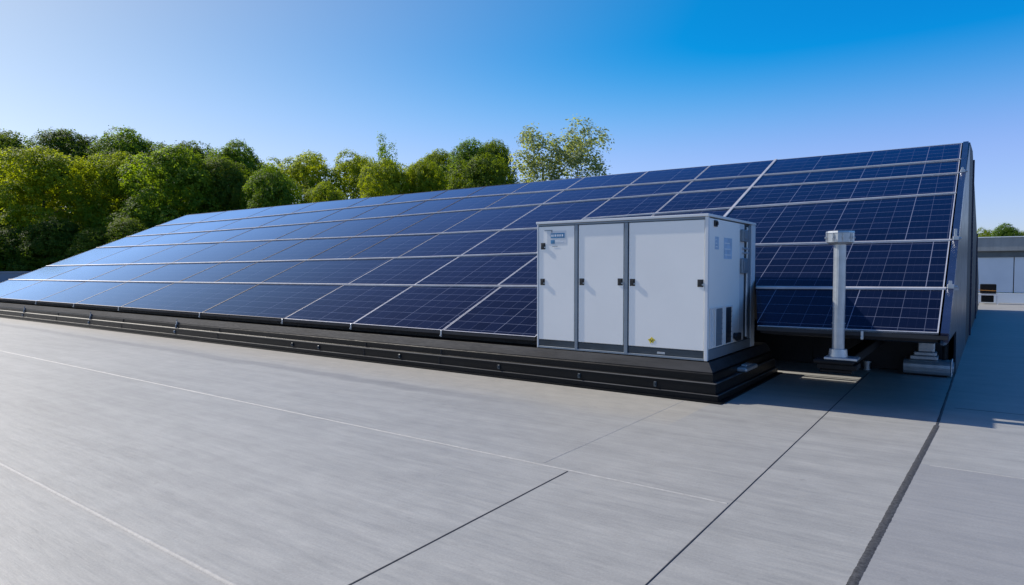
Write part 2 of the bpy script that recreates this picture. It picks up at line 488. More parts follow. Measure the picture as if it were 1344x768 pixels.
# black backing wedge under the panels, in three lengths round the cabinet's bay
D = -0.075
def top_line(s0, s1):
    return [P(0, s0, D), P(0, s1, D)]
def wedge(x0, x1, front, s0):
    a_, b_ = top_line(s0, 10.5)
    back = [(21.0, 4.86), (30, 2.95), (36, 1.2), (36, 0.01)]
    return [(y, z) for y, z in front] + [(a_.y, a_.z), (b_.y, b_.z)] + back
def back_body(x0, x1, front, s0):
    bm = BM(); prism(bm, list(reversed(wedge(x0, x1, front, s0))), x0, x1); return bm
link('backing', back_body(XL, -5.97, [(9.20, 0.01), (9.20, 0.60)], 0.25), 'body', arr)
link('backing', back_body(-5.965, -2.585, [(13.5, 0.01), (13.5, 0.70), (12.1, 0.9)], 3.40), 'body', arr)
link('backing', back_body(-2.58, XR - 0.02, [(13.5, 0.01), (13.5, 0.80), (10.5, 0.80), (9.80, 0.88)], 0.86), 'body', arr)

# ridge capping
bm = BM()
hexa(bm, (P(XL, 10.56, -.07), P(-0.36, 10.44, -.07), Vector((-0.24, 21, 4.80)), Vector((XL, 21, 4.90))),
         (P(XL, 10.62, .0), P(-0.33, 10.47, .0), Vector((-0.24, 21, 4.88)), Vector((XL, 21, 4.98))))
bmesh.ops.recalc_face_normals(bm, faces=bm.faces)
link('ridge_cap', bm, 'trim', arr)

# end wall on the right: clad triangle with a slightly splayed foot
def endx(y): return -0.385 + (y - 9.65) * 0.0115
def endpoly(pts, t=0.03):
    bm = BM()
    a_ = [bm.verts.new((endx(y), y, z)) for y, z in pts]
    b_ = [bm.verts.new((endx(y) + t, y, z)) for y, z in pts]
    n = len(pts)
    bm.faces.new(a_); bm.faces.new(list(reversed(b_)))
    for i in range(n):
        bm.faces.new((a_[i], a_[(i+1) % n], b_[(i+1) % n], b_[i]))
    bmesh.ops.recalc_face_normals(bm, faces=bm.faces)
    return bm
pt, pr = P(0, 0.83, 0.0), P(0, 10.45, 0.0)
link('end_wall', endpoly([(9.66, 0.86), (10.36, 0.80), (13.40, 0.76), (13.5, 0.01), (18.6, 0.01), (18.6, 4.70), (pr.y, pr.z), (pt.y, pt.z)]), 'endwall', arr)
link('end_wall', endpoly([(18.62, 0.01), (36, 0.01), (36, 1.25), (30, 3.0), (21, 4.90), (18.62, 4.76)], 0.03), 'body', arr)
for yb in (21.5, 29.0):   # dark standing ribs on the far half of the end wall
    zt = 4.85 - max(0, (yb - 21)) * 0.22
    bm = BM(); box(bm, (endx(yb) + .032, yb, 0.02), (endx(yb) + .07, yb + .12, zt)); link('rib', bm, 'trim', arr)
# navy edge trim along the slope between the last panel and the end wall
bm = BM()
e0, e1 = 0.80, 10.45
hexa(bm, (P(-0.385, e0, -.10), P(-0.30, e0, -.10), P(-0.28, e1, -.10), P(-0.385, e1, -.10)),
         (P(-0.385, e0, .03), P(-0.30, e0, .03), P(-0.28, e1, .03), P(-0.385, e1, .03)))
bmesh.ops.recalc_face_normals(bm, faces=bm.faces)
link('edge_trim', bm, 'trim', arr)

def panel(x00, x10, x11, x01, s00, s10, s11, s01, open_left=False):
    """corners: bottom-left, bottom-right, top-right, top-left (x,s)"""
    g = 0.010
    c = [Vector((x00 + g, s00 + g)), Vector((x10 - g, s10 + g)), Vector((x11 - g, s11 - g)), Vector((x01 + g, s01 - g))]
    tl = random.uniform(-0.0022, 0.0022); tw = random.uniform(-0.0022, 0.0022)
    cx_ = sum(v.x for v in c) / 4; cs_ = sum(v.y for v in c) / 4
    def Q(v, n): return P(v.x, v.y, n + (v.x - cx_) * tl + (v.y - cs_) * tw)
    bm = BM()
    f = hexa(bm, [Q(v, -0.03) for v in c], [Q(v, 0.0) for v in c])
    uv = bm.loops.layers.uv.new("UVMap")
    u0 = random.randint(0, 40) * 0.295 * 4
    for fc in bm.faces:
        for lp in fc.loops:
            co = lp.vert.co
            lp[uv].uv = (co.x - x00 + u0 + 0.02, (co.y - Y0) / CS - s00 + 0.01 + u0)
    o = link('solar_panel', bm, 'cells', arr)
    fw = 0.015
    ins = []
    for i in range(4):
        a_, p_, n_ = c[i], c[i-1], c[(i+1) % 4]
        d1 = (p_ - a_).normalized(); d2 = (n_ - a_).normalized()
        cr = abs(d1.x * d2.y - d1.y * d2.x)
        ins.append(a_ + (d1 + d2) * fw / max(cr, .2))
    bm = BM()
    for i in range(4):
        if open_left and i == 3: continue
        j = (i + 1) % 4
        hexa(bm, [Q(v, -0.028) for v in (c[i], c[j], ins[j], ins[i])], [Q(v, 0.006) for v in (c[i], c[j], ins[j], ins[i])])
    bmesh.ops.recalc_face_normals(bm, faces=bm.faces)
    link('panel_frame', bm, 'alu' if cx_ > -12.5 else 'frame_dark', o)  # panels further left get the darker frame colour
    return o

cols_full = [-35.3, -31.35, -27.4, -24.2, -20.75, -18.75, -16.4, -14.6, -12.65, -10.5, -8.30, -6.38, -4.56, -0.40]
cols_low = [-35.3, -31.35, -27.3, -24.1, -20.9, -16.35, -12.83, -10.5, -8.02, -5.97]
def std(x0, x1, k):
    right = x0 > -8.4
    f0 = row(k, x0, right); f1 = row(k, x1 if x1 > -8.2 or not right else x1, right)
    g0 = row(k + 1, x0, right); g1 = row(k + 1, x1, right)
    return panel(x0, x1, x1, x0, f0, f1, g1, g0)
def colX(tab_lo, tab_hi): pass
for x0, x1 in zip(cols_low, cols_low[1:]):
    std(x0, x1, 0)
cols_mid = [-35.3, -31.35, -27.4, -24.2, -20.8, -18.75, -16.4, -12.75, -10.5, -8.15, -5.97]
for x0, x1 in zip(cols_mid, cols_mid[1:]):
    std(x0, x1, 1)
for k in range(2, 6):
    for x0, x1 in zip(cols_full, cols_full[1:]):
        std(x0, x1, k)
# filler strip over the cabinet's bay and the shortened right-hand panels
panel(-5.97, -3.29, -3.49, -5.97, 3.35, 3.35, row(2, -3.49, 1), row(2, -5.97, 1))  # starts high: gap widened to let sun through onto the shaded roof
panel(-2.61, -0.40, -0.40, -2.96, 0.80, 0.84, row(1, -.4, 1), row(1, -2.96, 1), True)
panel(-2.97, -0.40, -0.40, -3.48, row(1, -2.97, 1), row(1, -.4, 1), row(2, -.4, 1), row(2, -3.48, 1), True)

for s_ in (2.62, 2.86, 3.02):      # hidden tubes added to cut the sun patch from the gap into streaks
    bm = BM(); cyl(bm, P(-5.96, s_, -0.04), P(-3.22, s_, -0.04), 0.026 if s_ > 2.9 else 0.05, n=14)
    link('tube', bm, 'post', arr)
# mounting rails over every row joint
def rail(k, xa, xb, right, w=0.024, n0=0.008, n1=0.030, over=0.0):
    xs = [xa] + sorted(x for x, _ in (R3B if (k == 3 and right) else ROW[k]) if xa < x < xb) + [xb]
    bm = BM(); rings = []
    for x in xs:
        s = row(k, x, right)
        xx = x + (over if x == xb else 0)
        rings.append([bm.verts.new(P(xx, s - w, n0)), bm.verts.new(P(xx, s - w * .7, n1)), bm.verts.new(P(xx, s + w * .7, n1)), bm.verts.new(P(xx, s + w, n0))])
    for r0, r1 in zip(rings, rings[1:]):
        for i in range(4):
            j = (i + 1) % 4
            bm.faces.new((r0[i], r0[j], r1[j], r1[i]))
    bm.faces.new(rings[0]); bm.faces.new(list(reversed(rings[-1])))
    bmesh.ops.recalc_face_normals(bm, faces=bm.faces)
    return link('rail', bm, 'rail', arr)
for k in (1, 2, 4, 5):
    if k == 1:
        rail(1, XL, -5.97, True, 0.018)
        r_ = rail(1, -2.95, -0.40, True, 0.030, over=0.16)
    else:
        r_ = rail(k, XL, -0.40, True, 0.021 if k < 4 else 0.019, over=0.14 if k < 4 else 0.1)
rail(3, XL, -8.30, False, 0.019)
rail(3, -8.30, -0.40, True, 0.022)
# clamps at the right ends of the rails
for k, hh in ((1, 0.05), (2, 0.12), (4, 0.05)):
    s = row(k, -.3, True)
    bm = BM()
    c0 = P(-0.335, s, 0.03)
    box(bm, (c0.x - .035, c0.y - .05, c0.z - .02), (c0.x + .045, c0.y + .05, c0.z + .045), 0.008)
    box(bm, (c0.x - .02, c0.y - .02, c0.z + .045), (c0.x + .02, c0.y + .02, c0.z + .045 + hh), 0.004)
    cyl(bm, (c0.x + .045, c0.y, c0.z + .01), (c0.x + .085, c0.y, c0.z + .01), 0.018, n=12)
    link('rail_clamp', bm, 'galv_bright', arr)
# thicker column cover where the wide right-hand panels begin
bm = BM()
s0_, s1_ = 4.1, 10.5
hexa(bm, (P(-4.595, s0_, .008), P(-4.525, s0_, .008), P(-4.525, s1_, .008), P(-4.595, s1_, .008)),
         (P(-4.59, s0_, .028), P(-4.53, s0_, .028), P(-4.53, s1_, .028), P(-4.59, s1_, .028)))
bmesh.ops.recalc_face_normals(bm, faces=bm.faces)
link('column_cover', bm, 'rail', arr)
# front lip: folded grey trim under the lowest panels
def lip(x0, x1, s):
    bm = BM()
    a_ = P(0, s, 0.004)
    prism(bm, [(a_.y - .012, a_.z - .055), (a_.y + .05, a_.z - .055), (a_.y + .05, a_.z - .03), (a_.y + .006, a_.z - .012), (a_.y - .012, a_.z - .004)], x0, x1)
    link('front_lip', bm, 'alu' if False else 'ledge', arr)
lip(XL, -5.97, 0.012)
lip(-2.60, -0.31, 0.79)
# panel hooks hanging from the front lip below each column joint
for x in cols_low[1:-1] + [-1.25]:
    s = 0.0 if x < -5 else 0.79
    c0 = P(x, s, 0)
    bm = BM()
    box(bm, (x - .016, c0.y - .03, c0.z - .10), (x + .016, c0.y - .014, c0.z + .012), 0.003)
    cyl(bm, (x, c0.y - .032, c0.z - .075), (x, c0.y - .05, c0.z - .075), 0.014, n=10)
    link('panel_hook', bm, 'galv', arr)

# ------------------------------------------------------------------ stepped black plinth
pl = thing('stepped_plinth', (-16, 9, 0), 'black stepped plinth running below the panel edge and under the white cabinet', 'plinth')
XP = -2.84
prof = [(8.70, 0.0), (8.70, 0.085), (8.745, 0.10), (8.745, 0.235), (8.80, 0.262), (8.80, 0.36), (8.90, 0.515), (9.18, 0.52)]
def sweep(y0, profp, xr, inset=True):
    pass
# run along the front, mitred round the right-hand corner, then along the right side
YB = 13.45
bm = BM()
loopsets = []
for (y, z) in prof:
    d = y - 8.70
    loopsets.append([bm.verts.new((-36.5, y, z)), bm.verts.new((XP - d, y, z)), bm.verts.new((XP - d, 11.9 , z))])
for a_, b_ in zip(loopsets, loopsets[1:]):
    for i in range(2):
        bm.faces.new((a_[i], a_[i+1], b_[i+1], b_[i]))
# top deck under the cabinet, rear closure and left end
t = loopsets[-1]
dk = [t[1], t[2], bm.verts.new((-36.5, 11.9, 0.52)), t[0]]
bm.faces.new(dk)
bk = [l_[2] for l_ in loopsets]
q1 = bm.verts.new((-36.5, 11.9, 0.0))
bm.faces.new([q1] + bk + [dk[2]])
bm.faces.new([l_[0] for l_ in loopsets] + [dk[2], q1])
bmesh.ops.recalc_face_normals(bm, faces=bm.faces)
me_pl = link('kerb', bm, 'black', pl)

def ledge_strip(prof2, m, name, th=0.006):
    """a thin sheet lying on one face of the profile, front and side"""
    (ya, za), (yb, zb) = prof2
    bm = BM(); L = []
    nv = Vector((0, -(zb - za), (yb - ya))).normalized()
    if nv.z < 0: nv = -nv
    for (y, z), t_ in (((ya, za), 0), ((ya, za), th), ((yb, zb), th), ((yb, zb), 0)):
        off = nv * t_
        yy, zz = y + off.y + 0, z + off.z
        d = yy - 8.70
        L.append([bm.verts.new((-36.5, yy, zz)), bm.verts.new((XP - d, yy, zz)), bm.verts.new((XP - d, 11.88, zz))])
    for i in range(4):
        j = (i + 1) % 4
        for k in range(2):
            bm.faces.new((L[i][k], L[i][k+1], L[j][k+1], L[j][k]))
    bmesh.ops.recalc_face_normals(bm, faces=bm.faces)
    link(name, bm, m, pl)
ledge_strip(((8.815, 0.384), (8.896, 0.508)), 'ledge', 'sloped_flashing')  # light on the upward slope painted as a paler grey sheet
ledge_strip(((8.742, 0.238), (8.764, 0.248)), 'ledge_edge', 'ledge_cover')
ledge_strip(((8.700, 0.0865), (8.718, 0.0925)), 'ledge_edge', 'ledge_cover')
# ground flange
bm = BM()
box(bm, (-36.5, 8.615, 0.002), (XP + .07, 8.698, 0.016))
box(bm, (XP + .002, 8.70, 0.002), (XP + .085, 11.9, 0.016))
link('base_flange', bm, 'black', pl)
# lap joints and fixing clips
for x in (-31.5, -28.0, -22.5, -17.26, -12.2, -11.3, -8.9, -6.55, -5.0, -3.75):
    big_ = x in (-28.0, -22.5, -17.26)
    bm = BM()
    y_ = 8.735
    box(bm, (x - .02, y_ - .012, 0.125), (x + .02, y_ + .02, 0.20), 0.004)
    cyl(bm, (x, y_ - .012, 0.165), (x, y_ - .035, 0.165), 0.012, n=8)
    if big_:
        box(bm, (x - .012, 8.76, 0.225), (x + .012, 8.795, 0.35), 0.004)
        box(bm, (x - .025, 8.785, 0.34), (x + .03, 8.86, 0.425), 0.006)
        cyl(bm, (x - .01, 8.80, 0.43), (x + .01, 8.80, 0.49), 0.014, n=8)
    link('fixing_clip', bm, 'post' if big_ else 'skirt', pl)
for x in (-15.2, -20.3, -25.0, -9.9, -7.9):
    bm = BM(); box(bm, (x - .006, 8.738, 0.101), (x + .006, 8.75, 0.236)); box(bm, (x - .006, 8.79, 0.27), (x + .006, 8.803, 0.362))
    link('lap_joint', bm, 'ledge', pl)
bm = BM()   # crumpled corner piece on the side
box(bm, (-2.97, 9.9, 0.265), (-2.80, 10.5, 0.33), 0.02, 2); box(bm, (-2.93, 10.05, 0.33), (-2.84, 10.3, 0.36), 0.012, 2)
link('drain_cover', bm, 'galv', pl)

# ------------------------------------------------------------------ white equipment cabinet
cb = thing('equipment_cabinet', (-4.48, 10.0, 0.52), 'white three-door steel equipment cabinet standing on the black plinth', 'cabinet')
X0, X1, YF, YK, ZB, ZT = -5.89, -3.07, 8.92, 11.22, 0.525, 2.555
bm = BM(); box(bm, (X0 + .02, YF + .03, ZB + .02), (X1 - .02, YK - .02, ZT - .03)); link('body', bm, 'post', cb)
# doors
doors = [(-5.862, -5.195), (-5.115, -4.345), (-4.255, -3.112)]
DZ0, DZ1 = 0.665, 2.495
for i, (xa, xb) in enumerate(doors):
    bm = BM(); box(bm, (xa, YF - .012, DZ0), (xb, YF + .028, DZ1), 0.006, 2)
    d = link('door', bm, 'white', cb)
    lat = {0: [(-5.775, 2.18), (-5.785, 1.60)], 1: [(-5.055, 1.61), (-4.395, 1.615)], 2: [(-4.195, 1.61), (-3.165, 1.61)]}[i]
    for lx, lz in lat:
        bm = BM()
        box(bm, (lx - .042, YF - .018, lz - .052), (lx + .042, YF - .013, lz + .052), 0.002, 1)
        box(bm, (lx - .028, YF - .030, lz - .036), (lx + .022, YF - .019, lz + .036), 0.004, 1)
        l_ = link('latch', bm, 'latch', d)
        bm = BM(); cyl(bm, (lx + .032, YF - .0185, lz - .02), (lx + .032, YF - .024, lz - .02), 0.011, n=12); link('key_lock', bm, 'galv', l_)
    if i == 0:
        yy = YF - .0125
        bm = BM(); box(bm, (-5.70, yy - .0014, 2.20), (-5.34, yy, 2.42), 0.0)
        lab = link('information_label', bm, 'white2', d)
        bm = BM()
        box(bm, (-5.63, yy - .004, 2.305), (-5.37, yy - .002, 2.385)); box(bm, (-5.63, yy - .004, 2.215), (-5.555, yy - .002, 2.275))
        link('print_block', bm, 'sticker_blue', lab)
        bm = BM()
        x = -5.615
        for wd in (.03, .018, .03, .022, .028, .02, .03):
            box(bm, (x, yy - .006, 2.328), (x + wd * .7, yy - .0045, 2.362)); x += wd + .008
        box(bm, (-5.54, yy - .004, 2.24), (-5.40, yy - .002, 2.252)); box(bm, (-5.54, yy - .004, 2.262), (-5.45, yy - .002, 2.270))
        link('print_line', bm, 'sticker_white', lab)
        bm = BM(); box(bm, (-5.75, yy - .004, 2.425), (-5.60, yy - .002, 2.437)); box(bm, (-5.62, yy - .004, 2.395), (-5.60, yy - .002, 2.423))
        box(bm, (-5.60, yy - .004, 2.170), (-5.50, yy - .002, 2.178))
        link('print_mark', bm, 'post', lab)
    if i == 2:
        yy = YF - .0125
        bm = BM(); cx_, cz_ = -3.885, 0.765
        vs = [(cx_ + r * math.cos(t_), cz_ + r * .95 * math.sin(t_)) for r, t_ in ((.055, R(90)), (.036, R(128)), (.062, R(168)), (.040, R(205)), (.055, R(245)), (.030, R(275)), (.052, R(300)), (.034, R(330)), (.060, R(8)), (.042, R(50)))]
        a_ = [bm.verts.new((x, yy - .002, z)) for x, z in vs]; b_ = [bm.verts.new((x, yy, z)) for x, z in vs]
        bm.faces.new(a_)
        for k in range(len(vs)): bm.faces.new((a_[k], b_[k], b_[(k+1) % len(vs)], a_[(k+1) % len(vs)]))
        bmesh.ops.recalc_face_normals(bm, faces=bm.faces)
        wl = link('warning_sticker', bm, 'yellow', d)
        bm = BM()
        for (dx, dz) in ((-.022, .008), (.0, -.012), (.018, .006)):
            box(bm, (cx_ + dx - .004, yy - .004, cz_ + dz - .014), (cx_ + dx + .004, yy - .0025, cz_ + dz + .014))
        link('warning_mark', bm, 'latch', wl)
# posts between doors
for xa, xb in ((-5.180, -5.130), (-4.328, -4.272)):
    bm = BM(); box(bm, (xa, YF - .022, ZB + .01), (xb, YF + .028, 2.503), 0.004)
    link('centre_post', bm, 'post', cb)
# outer frame of the front
bm = BM()
box(bm, (X0, YF - .02, ZB), (X0 + .024, YF + .03, ZT - .02), 0.004)
link('corner_post', bm, 'white2', cb)
bm = BM()
box(bm, (X1 - .036, YF - .02, ZB), (X1 + .012, YF + .03, ZT - .02), 0.004)
link('corner_post', bm, 'white2', cb)
bm = BM(); box(bm, (X0 + .026, YF - .018, 2.506), (X1 - .038, YF + .028, 2.532), 0.003); link('top_rail', bm, 'post', cb)
bm = BM(); box(bm, (X0 - .012, YF - .035, 2.537), (X1 + .02, YK + .01, 2.575), 0.006, 2); link('top_cover', bm, 'white2', cb)
bm = BM()
for xa, xb in ((X0 + .026, -5.19), (-5.12, -4.34), (-4.26, X1 - .038)):
    box(bm, (xa, YF - .004, ZB + .035), (xb, YF + .028, DZ0 - .012), 0.004)
link('base_skirt', bm, 'skirt', cb)
bm = BM(); box(bm, (X0 + .026, YF - .020, ZB), (X1 - .038, YF + .028, ZB + .032), 0.004); link('base_rail', bm, 'post', cb)
bm = BM(); box(bm, (-3.80, YF - .012, .575), (-3.68, YF - .0045, .605), 0.002); link('rating_plate', bm, 'galv', cb)
# right side
bm = BM(); box(bm, (X1 - .02, YF + .035, ZB + .155), (X1 + .004, 10.36, 2.52), 0.004); sp_ = link('side_panel', bm, 'white', cb)
bm = BM(); box(bm, (X1 - .02, 10.375, ZB + .155), (X1 + .002, 10.62, 2.52), 0.004); link('side_panel', bm, 'white2', cb)
bm = BM(); box(bm, (X1 - .02, YF + .035, ZB + .0), (X1 + .006, YK - .05, ZB + .145), 0.004); link('side_base_rail', bm, 'post', cb)
bm = BM(); box(bm, (X1 - .02, 11.0, ZB), (X1 + .012, YK, ZT - .02), 0.004); link('corner_post', bm, 'white2', cb)
bm = BM(); box(bm, (X1 - .02, 10.88, ZB + .15), (X1 + .001, 10.99, 2.52), 0.003); link('corner_channel', bm, 'post', cb)
bm = BM(); box(bm, (X1 - .021, 10.64, ZB + .15), (X1 - .008, 10.86, 2.52), 0.003); link('cable_channel', bm, 'slot', cb)
bm = BM(); cyl(bm, (X1 + .004, 10.75, .72), (X1 + .004, 10.75, 2.48), 0.022, n=12); link('tube', bm, 'galv', cb)
for za, zb in ((2.24, 2.43), (1.74, 1.98)):
    bm = BM(); box(bm, (X1 + .004, 10.40, za), (X1 + .05, 10.68, zb), 0.01, 2); box(bm, (X1 + .05, 10.44, za + .04), (X1 + .062, 10.64, zb - .04), 0.004)
    link('hinge' , bm, 'post', cb)
for zz in (2.05, 2.12): 
    bm = BM(); box(bm, (X1 + .003, 10.50, zz), (X1 + .022, 10.84, zz + .03), 0.003); link('bracket', bm, 'galv', cb)
bm = BM(); box(bm, (X1 + .004, 9.14, 2.41), (X1 + .028, 9.26, 2.50), 0.008, 2); box(bm, (X1 + .028, 9.18, 2.43), (X1 + .05, 9.22, 2.48), 0.005)
link('side_latch', bm, 'latch', cb)
for ya, yb, za, zb in ((9.20, 9.37, 2.09, 2.27), (9.60, 9.98, 1.96, 2.27)):
    bm = BM(); box(bm, (X1 + .0042, ya, za), (X1 + .0056, yb, zb)); st_ = link('sticker', bm, 'sticker_pale', sp_)
    bm = BM()
    for k in range(3):
        z_ = za + (zb - za) * (k + .6) / 3.6
        box(bm, (X1 + .006, ya + .03, z_), (X1 + .0068, yb - .05 - .03 * k, z_ + .014))
    link('sticker_print', bm, 'sticker_white', st_)
for ya, yb, m in ((9.02, 9.13, 'white2'), (9.24, 9.55, 'post'), (9.68, 9.98, 'slot')):
    bm = BM()
    za, zb = 0.70, 1.24
    box(bm, (X1 + .005, ya, za), (X1 + .008, yb, zb))
    v_ = link('vent', bm, m, sp_)
    bm = BM()
    box(bm, (X1 + .008, ya - .02, za), (X1 + .022, ya, zb)); box(bm, (X1 + .008, yb, za), (X1 + .022, yb + .02, zb)); box(bm, (X1 + .008, ya - .02, zb), (X1 + .022, yb + .02, zb + .02))
    link('vent_frame', bm, 'white2', v_)
    bm = BM()
    for k in range(1, 7):
        z_ = za + (zb - za) * k / 7
        box(bm, (X1 + .0085, ya + .004, z_), (X1 + .016, yb - .004, z_ + .014))
    link('louvre', bm, m, v_)
bm = BM()
cyl(bm, (X1 + .01, 10.12, .78), (X1 + .07, 10.12, .78), 0.05, n=16); box(bm, (X1 + .01, 10.16, .70), (X1 + .06, 10.34, .82), 0.012, 2)
link('cable_gland', bm, 'slot', cb)

# ------------------------------------------------------------------ steel post in front of the panels
ps = thing('metal_post', (-1.49, 9.42, 0.47), 'round silver metal post with a flat octagonal cap in front of the right-hand panels', 'post')
px_, py_ = -1.495, 9.42
bm = BM(); cyl(bm, (px_, py_, 0.70), (px_, py_, 2.13), 0.074, n=48)
link('column', bm, 'galv_bright', ps, smooth=False)
bm = BM(); cyl(bm, (px_, py_, 0.66), (px_, py_, 0.76), 0.115, 0.105, n=32)
link('collar', bm, 'galv_bright', ps)
for z_ in (1.02, 1.09):
    bm = BM(); cyl(bm, (px_, py_, z_), (px_, py_, z_ + .014), 0.080, n=32); link('band', bm, 'galv', ps)
bm = BM(); cyl(bm, (px_, py_, 2.128), (px_, py_, 2.155), 0.12, 0.158, n=8); cyl(bm, (px_, py_, 2.156), (px_, py_, 2.275), 0.165, n=8); cyl(bm, (px_, py_, 2.276), (px_, py_, 2.30), 0.174, 0.168, n=8)
link('cap', bm, 'galv_bright', ps)
for k in range(8):
    t_ = R(22.5 + 45 * k); c_, s_ = math.cos(t_), math.sin(t_)
    bm = BM(); cyl(bm, (px_ + .165 * c_, py_ + .165 * s_, 2.165), (px_ + .165 * c_, py_ + .165 * s_, 2.270), 0.007, n=8)
    cyl(bm, (px_ + .165 * c_, py_ + .165 * s_, 2.215), (px_ + .182 * c_, py_ + .182 * s_, 2.215), 0.014, n=8)
    link('cap_bolt', bm, 'galv', ps)
bm = BM(); box(bm, (px_ - .15, py_ - .13, 0.625), (px_ + .24, py_ + .16, 0.658), 0.006); link('base_plate', bm, 'galv_bright', ps)
bm = BM(); box(bm, (px_ - .27, py_ - .17, 0.575), (px_ + .20, py_ + .2, 0.622), 0.015, 2); box(bm, (px_ - .23, py_ - .13, 0.50), (px_ + .24, py_ + .2, 0.573), 0.015, 2); box(bm, (px_ - .20, py_ - .10, 0.455), (px_ + .18, py_ + .2, 0.498), 0.01)
link('pad', bm, 'rubber', ps)
bm = BM()
box(bm, (px_ - .10, py_ + .205, 0.46), (px_ + .10, 13.49, 0.60), 0.01)
link('outrigger', bm, 'rubber', ps)
bm = BM(); cyl(bm, (px_, py_ - .0745, 0.78), (px_, py_ - .0745, 2.12), 0.006, n=8); link('weld_line', bm, 'galv', ps)

# anchor foot at the right end below the panels
ft = thing('anchor_foot', (-0.68, 13.15, 0), 'silver extruded metal anchor foot with bolted block at the right end below the panels', 'anchor foot')
bm = BM()
prism(bm, [(12.99, 0.03), (13.36, 0.03), (13.36, 0.22), (13.31, 0.265), (13.08, 0.270), (13.03, 0.262), (12.985, 0.238), (12.955, 0.20), (12.945, 0.155), (12.948, 0.12), (12.962, 0.115), (12.965, 0.085), (12.955, 0.08), (12.97, 0.045)], -1.04, -0.37)
link('base_profile', bm, 'galv_bright', ft)
bm = BM(); box(bm, (-0.368, 12.965, 0.02), (-0.345, 13.375, 0.285), 0.01); cyl(bm, (-.345, 13.16, .15), (-.325, 13.16, .15), 0.10, n=20)
link('end_cap', bm, 'galv_bright', ft)
bm = BM(); box(bm, (-1.02, 12.99, 0.005), (-0.42, 13.35, 0.028)); link('foot_pad', bm, 'rubber', ft)
bm = BM(); box(bm, (-0.95, 13.02, 0.272), (-0.55, 13.32, 0.335), 0.01); box(bm, (-0.90, 13.04, 0.337), (-0.57, 13.30, 0.40), 0.012); link('stepped_plate', bm, 'galv', ft)
bm = BM(); box(bm, (-0.84, 13.06, 0.402), (-0.60, 13.28, 0.56), 0.012); box(bm, (-0.78, 13.10, 0.562), (-0.68, 13.2, 0.61), 0.01); link('bolted_block', bm, 'galv_bright', ft)
for dx, dz in ((-.80, .44), (-.72, .44), (-.64, .44), (-.80, .52), (-.72, .52), (-.64, .52)):
    bm = BM(); cyl(bm, (dx, 13.06, dz), (dx, 13.035, dz), 0.022, n=6); link('bolt', bm, 'galv', ft)
bm = BM(); cyl(bm, (-.47, 13.2, .272), (-.47, 13.2, .50), 0.03, n=12); link('pin', bm, 'rubber', ft)

# little coupling lying on the roof beside the post
cp = thing('pipe_coupling', (-1.62, 13.2, 0), 'tiny silver pipe coupling on the roof between the post and the anchor foot', 'coupling')
bm = BM(); cyl(bm, (-1.62, 13.2, 0.02), (-1.62, 13.2, 0.13), 0.05, n=16); link('socket', bm, 'galv_bright', cp)
bm = BM(); cyl(bm, (-1.62, 13.2, 0.131), (-1.62, 13.2, 0.16), 0.066, n=16); link('collar', bm, 'galv', cp)
bm = BM(); cyl(bm, (-1.62, 13.2, 0.002), (-1.62, 13.2, 0.019), 0.066, n=16); link('collar', bm, 'galv', cp)

# ------------------------------------------------------------------ trees
def leaf_mesh(name, lobes, nleaf, size, mat, seed, up=0.35, loose=0.0):
    rnd = random.Random(seed)
    verts, faces, norms = [], [], []
    tot = sum((l[3] * l[4]) for l in lobes)
    for (cx_, cy_, cz_, rx, rz) in lobes:
        k = int(nleaf * rx * rz / tot)
        # small clumps on the lobe's shell, leaves round each clump
        nc = max(6, k // 14)
        for _ in range(nc):
            v = Vector((rnd.gauss(0, 1), rnd.gauss(0, 1), rnd.gauss(0, 1) + 0.15)).normalized()
            rr = rnd.uniform(0.86, 1.03) if rnd.random() < 0.93 else rnd.uniform(0.35, 0.8)
            rr += loose * rnd.uniform(-.3, .3)
            cc = Vector((cx_ + v.x * rx * rr, cy_ + v.y * rx * rr, cz_ + v.z * rz * rr))
            cs = rnd.uniform(0.24, 0.46) * (1 + loose)
            for _ in range(14):
                off = Vector((rnd.gauss(0, 1), rnd.gauss(0, 1), rnd.gauss(0, .8))) * cs * 0.55
                p0 = cc + off
                nrm = (v * 1.25 + Vector((rnd.gauss(0, .5), rnd.gauss(0, .5), rnd.gauss(0, .5) + up * 1.6))).normalized()
                t1 = nrm.orthogonal().normalized()
                t1 = (Matrix.Rotation(rnd.uniform(0, 6.28), 3, nrm) @ t1)
                t2 = nrm.cross(t1)
                s = size * rnd.uniform(0.6, 1.35)
                b = len(verts)
                verts += [p0 - t1 * s * .5, p0 + t2 * s * .32 - nrm * s * .1, p0 + t1 * s * .5, p0 - t2 * s * .32 - nrm * s * .1]
                faces += [(b, b+1, b+2), (b, b+2, b+3)]
    me = bpy.data.meshes.new(name)
    me.from_pydata([tuple(v) for v in verts], [], faces)
    me.materials.append(M[mat])
    return me

def trunk_mesh(name, H, r, spread, seed, crown0=0.3):
    rnd = random.Random(seed)
    bm = BM()
    prev = Vector((0, 0, 0)); pr = r
    n = 7; pts = [prev]
    for i in range(1, n + 1):
        t = i / n
        cur = Vector((rnd.uniform(-.15, .15) * t * 2, rnd.uniform(-.15, .15) * t * 2, H * .82 * t))
        rr = r * (1 - t) ** .8 + .03
        cyl(bm, prev, cur, pr, rr, n=9); prev, pr = cur, rr; pts.append(cur)
        if t > crown0:
            for _ in range(3):
                a_ = rnd.uniform(0, 6.28); L = spread * rnd.uniform(.5, .95) * (1.15 - t * .6)
                mid = cur + Vector((math.cos(a_) * L * .5, math.sin(a_) * L * .5, L * .35))
                end = cur + Vector((math.cos(a_) * L, math.sin(a_) * L, L * .55))
                cyl(bm, cur, mid, rr * .5 + .02, rr * .3 + .015, n=6); cyl(bm, mid, end, rr * .3 + .015, .01, n=6)
    me = bpy.data.meshes.new(name); bm.to_mesh(me); bm.free(); me.materials.append(M['bark'])
    return me

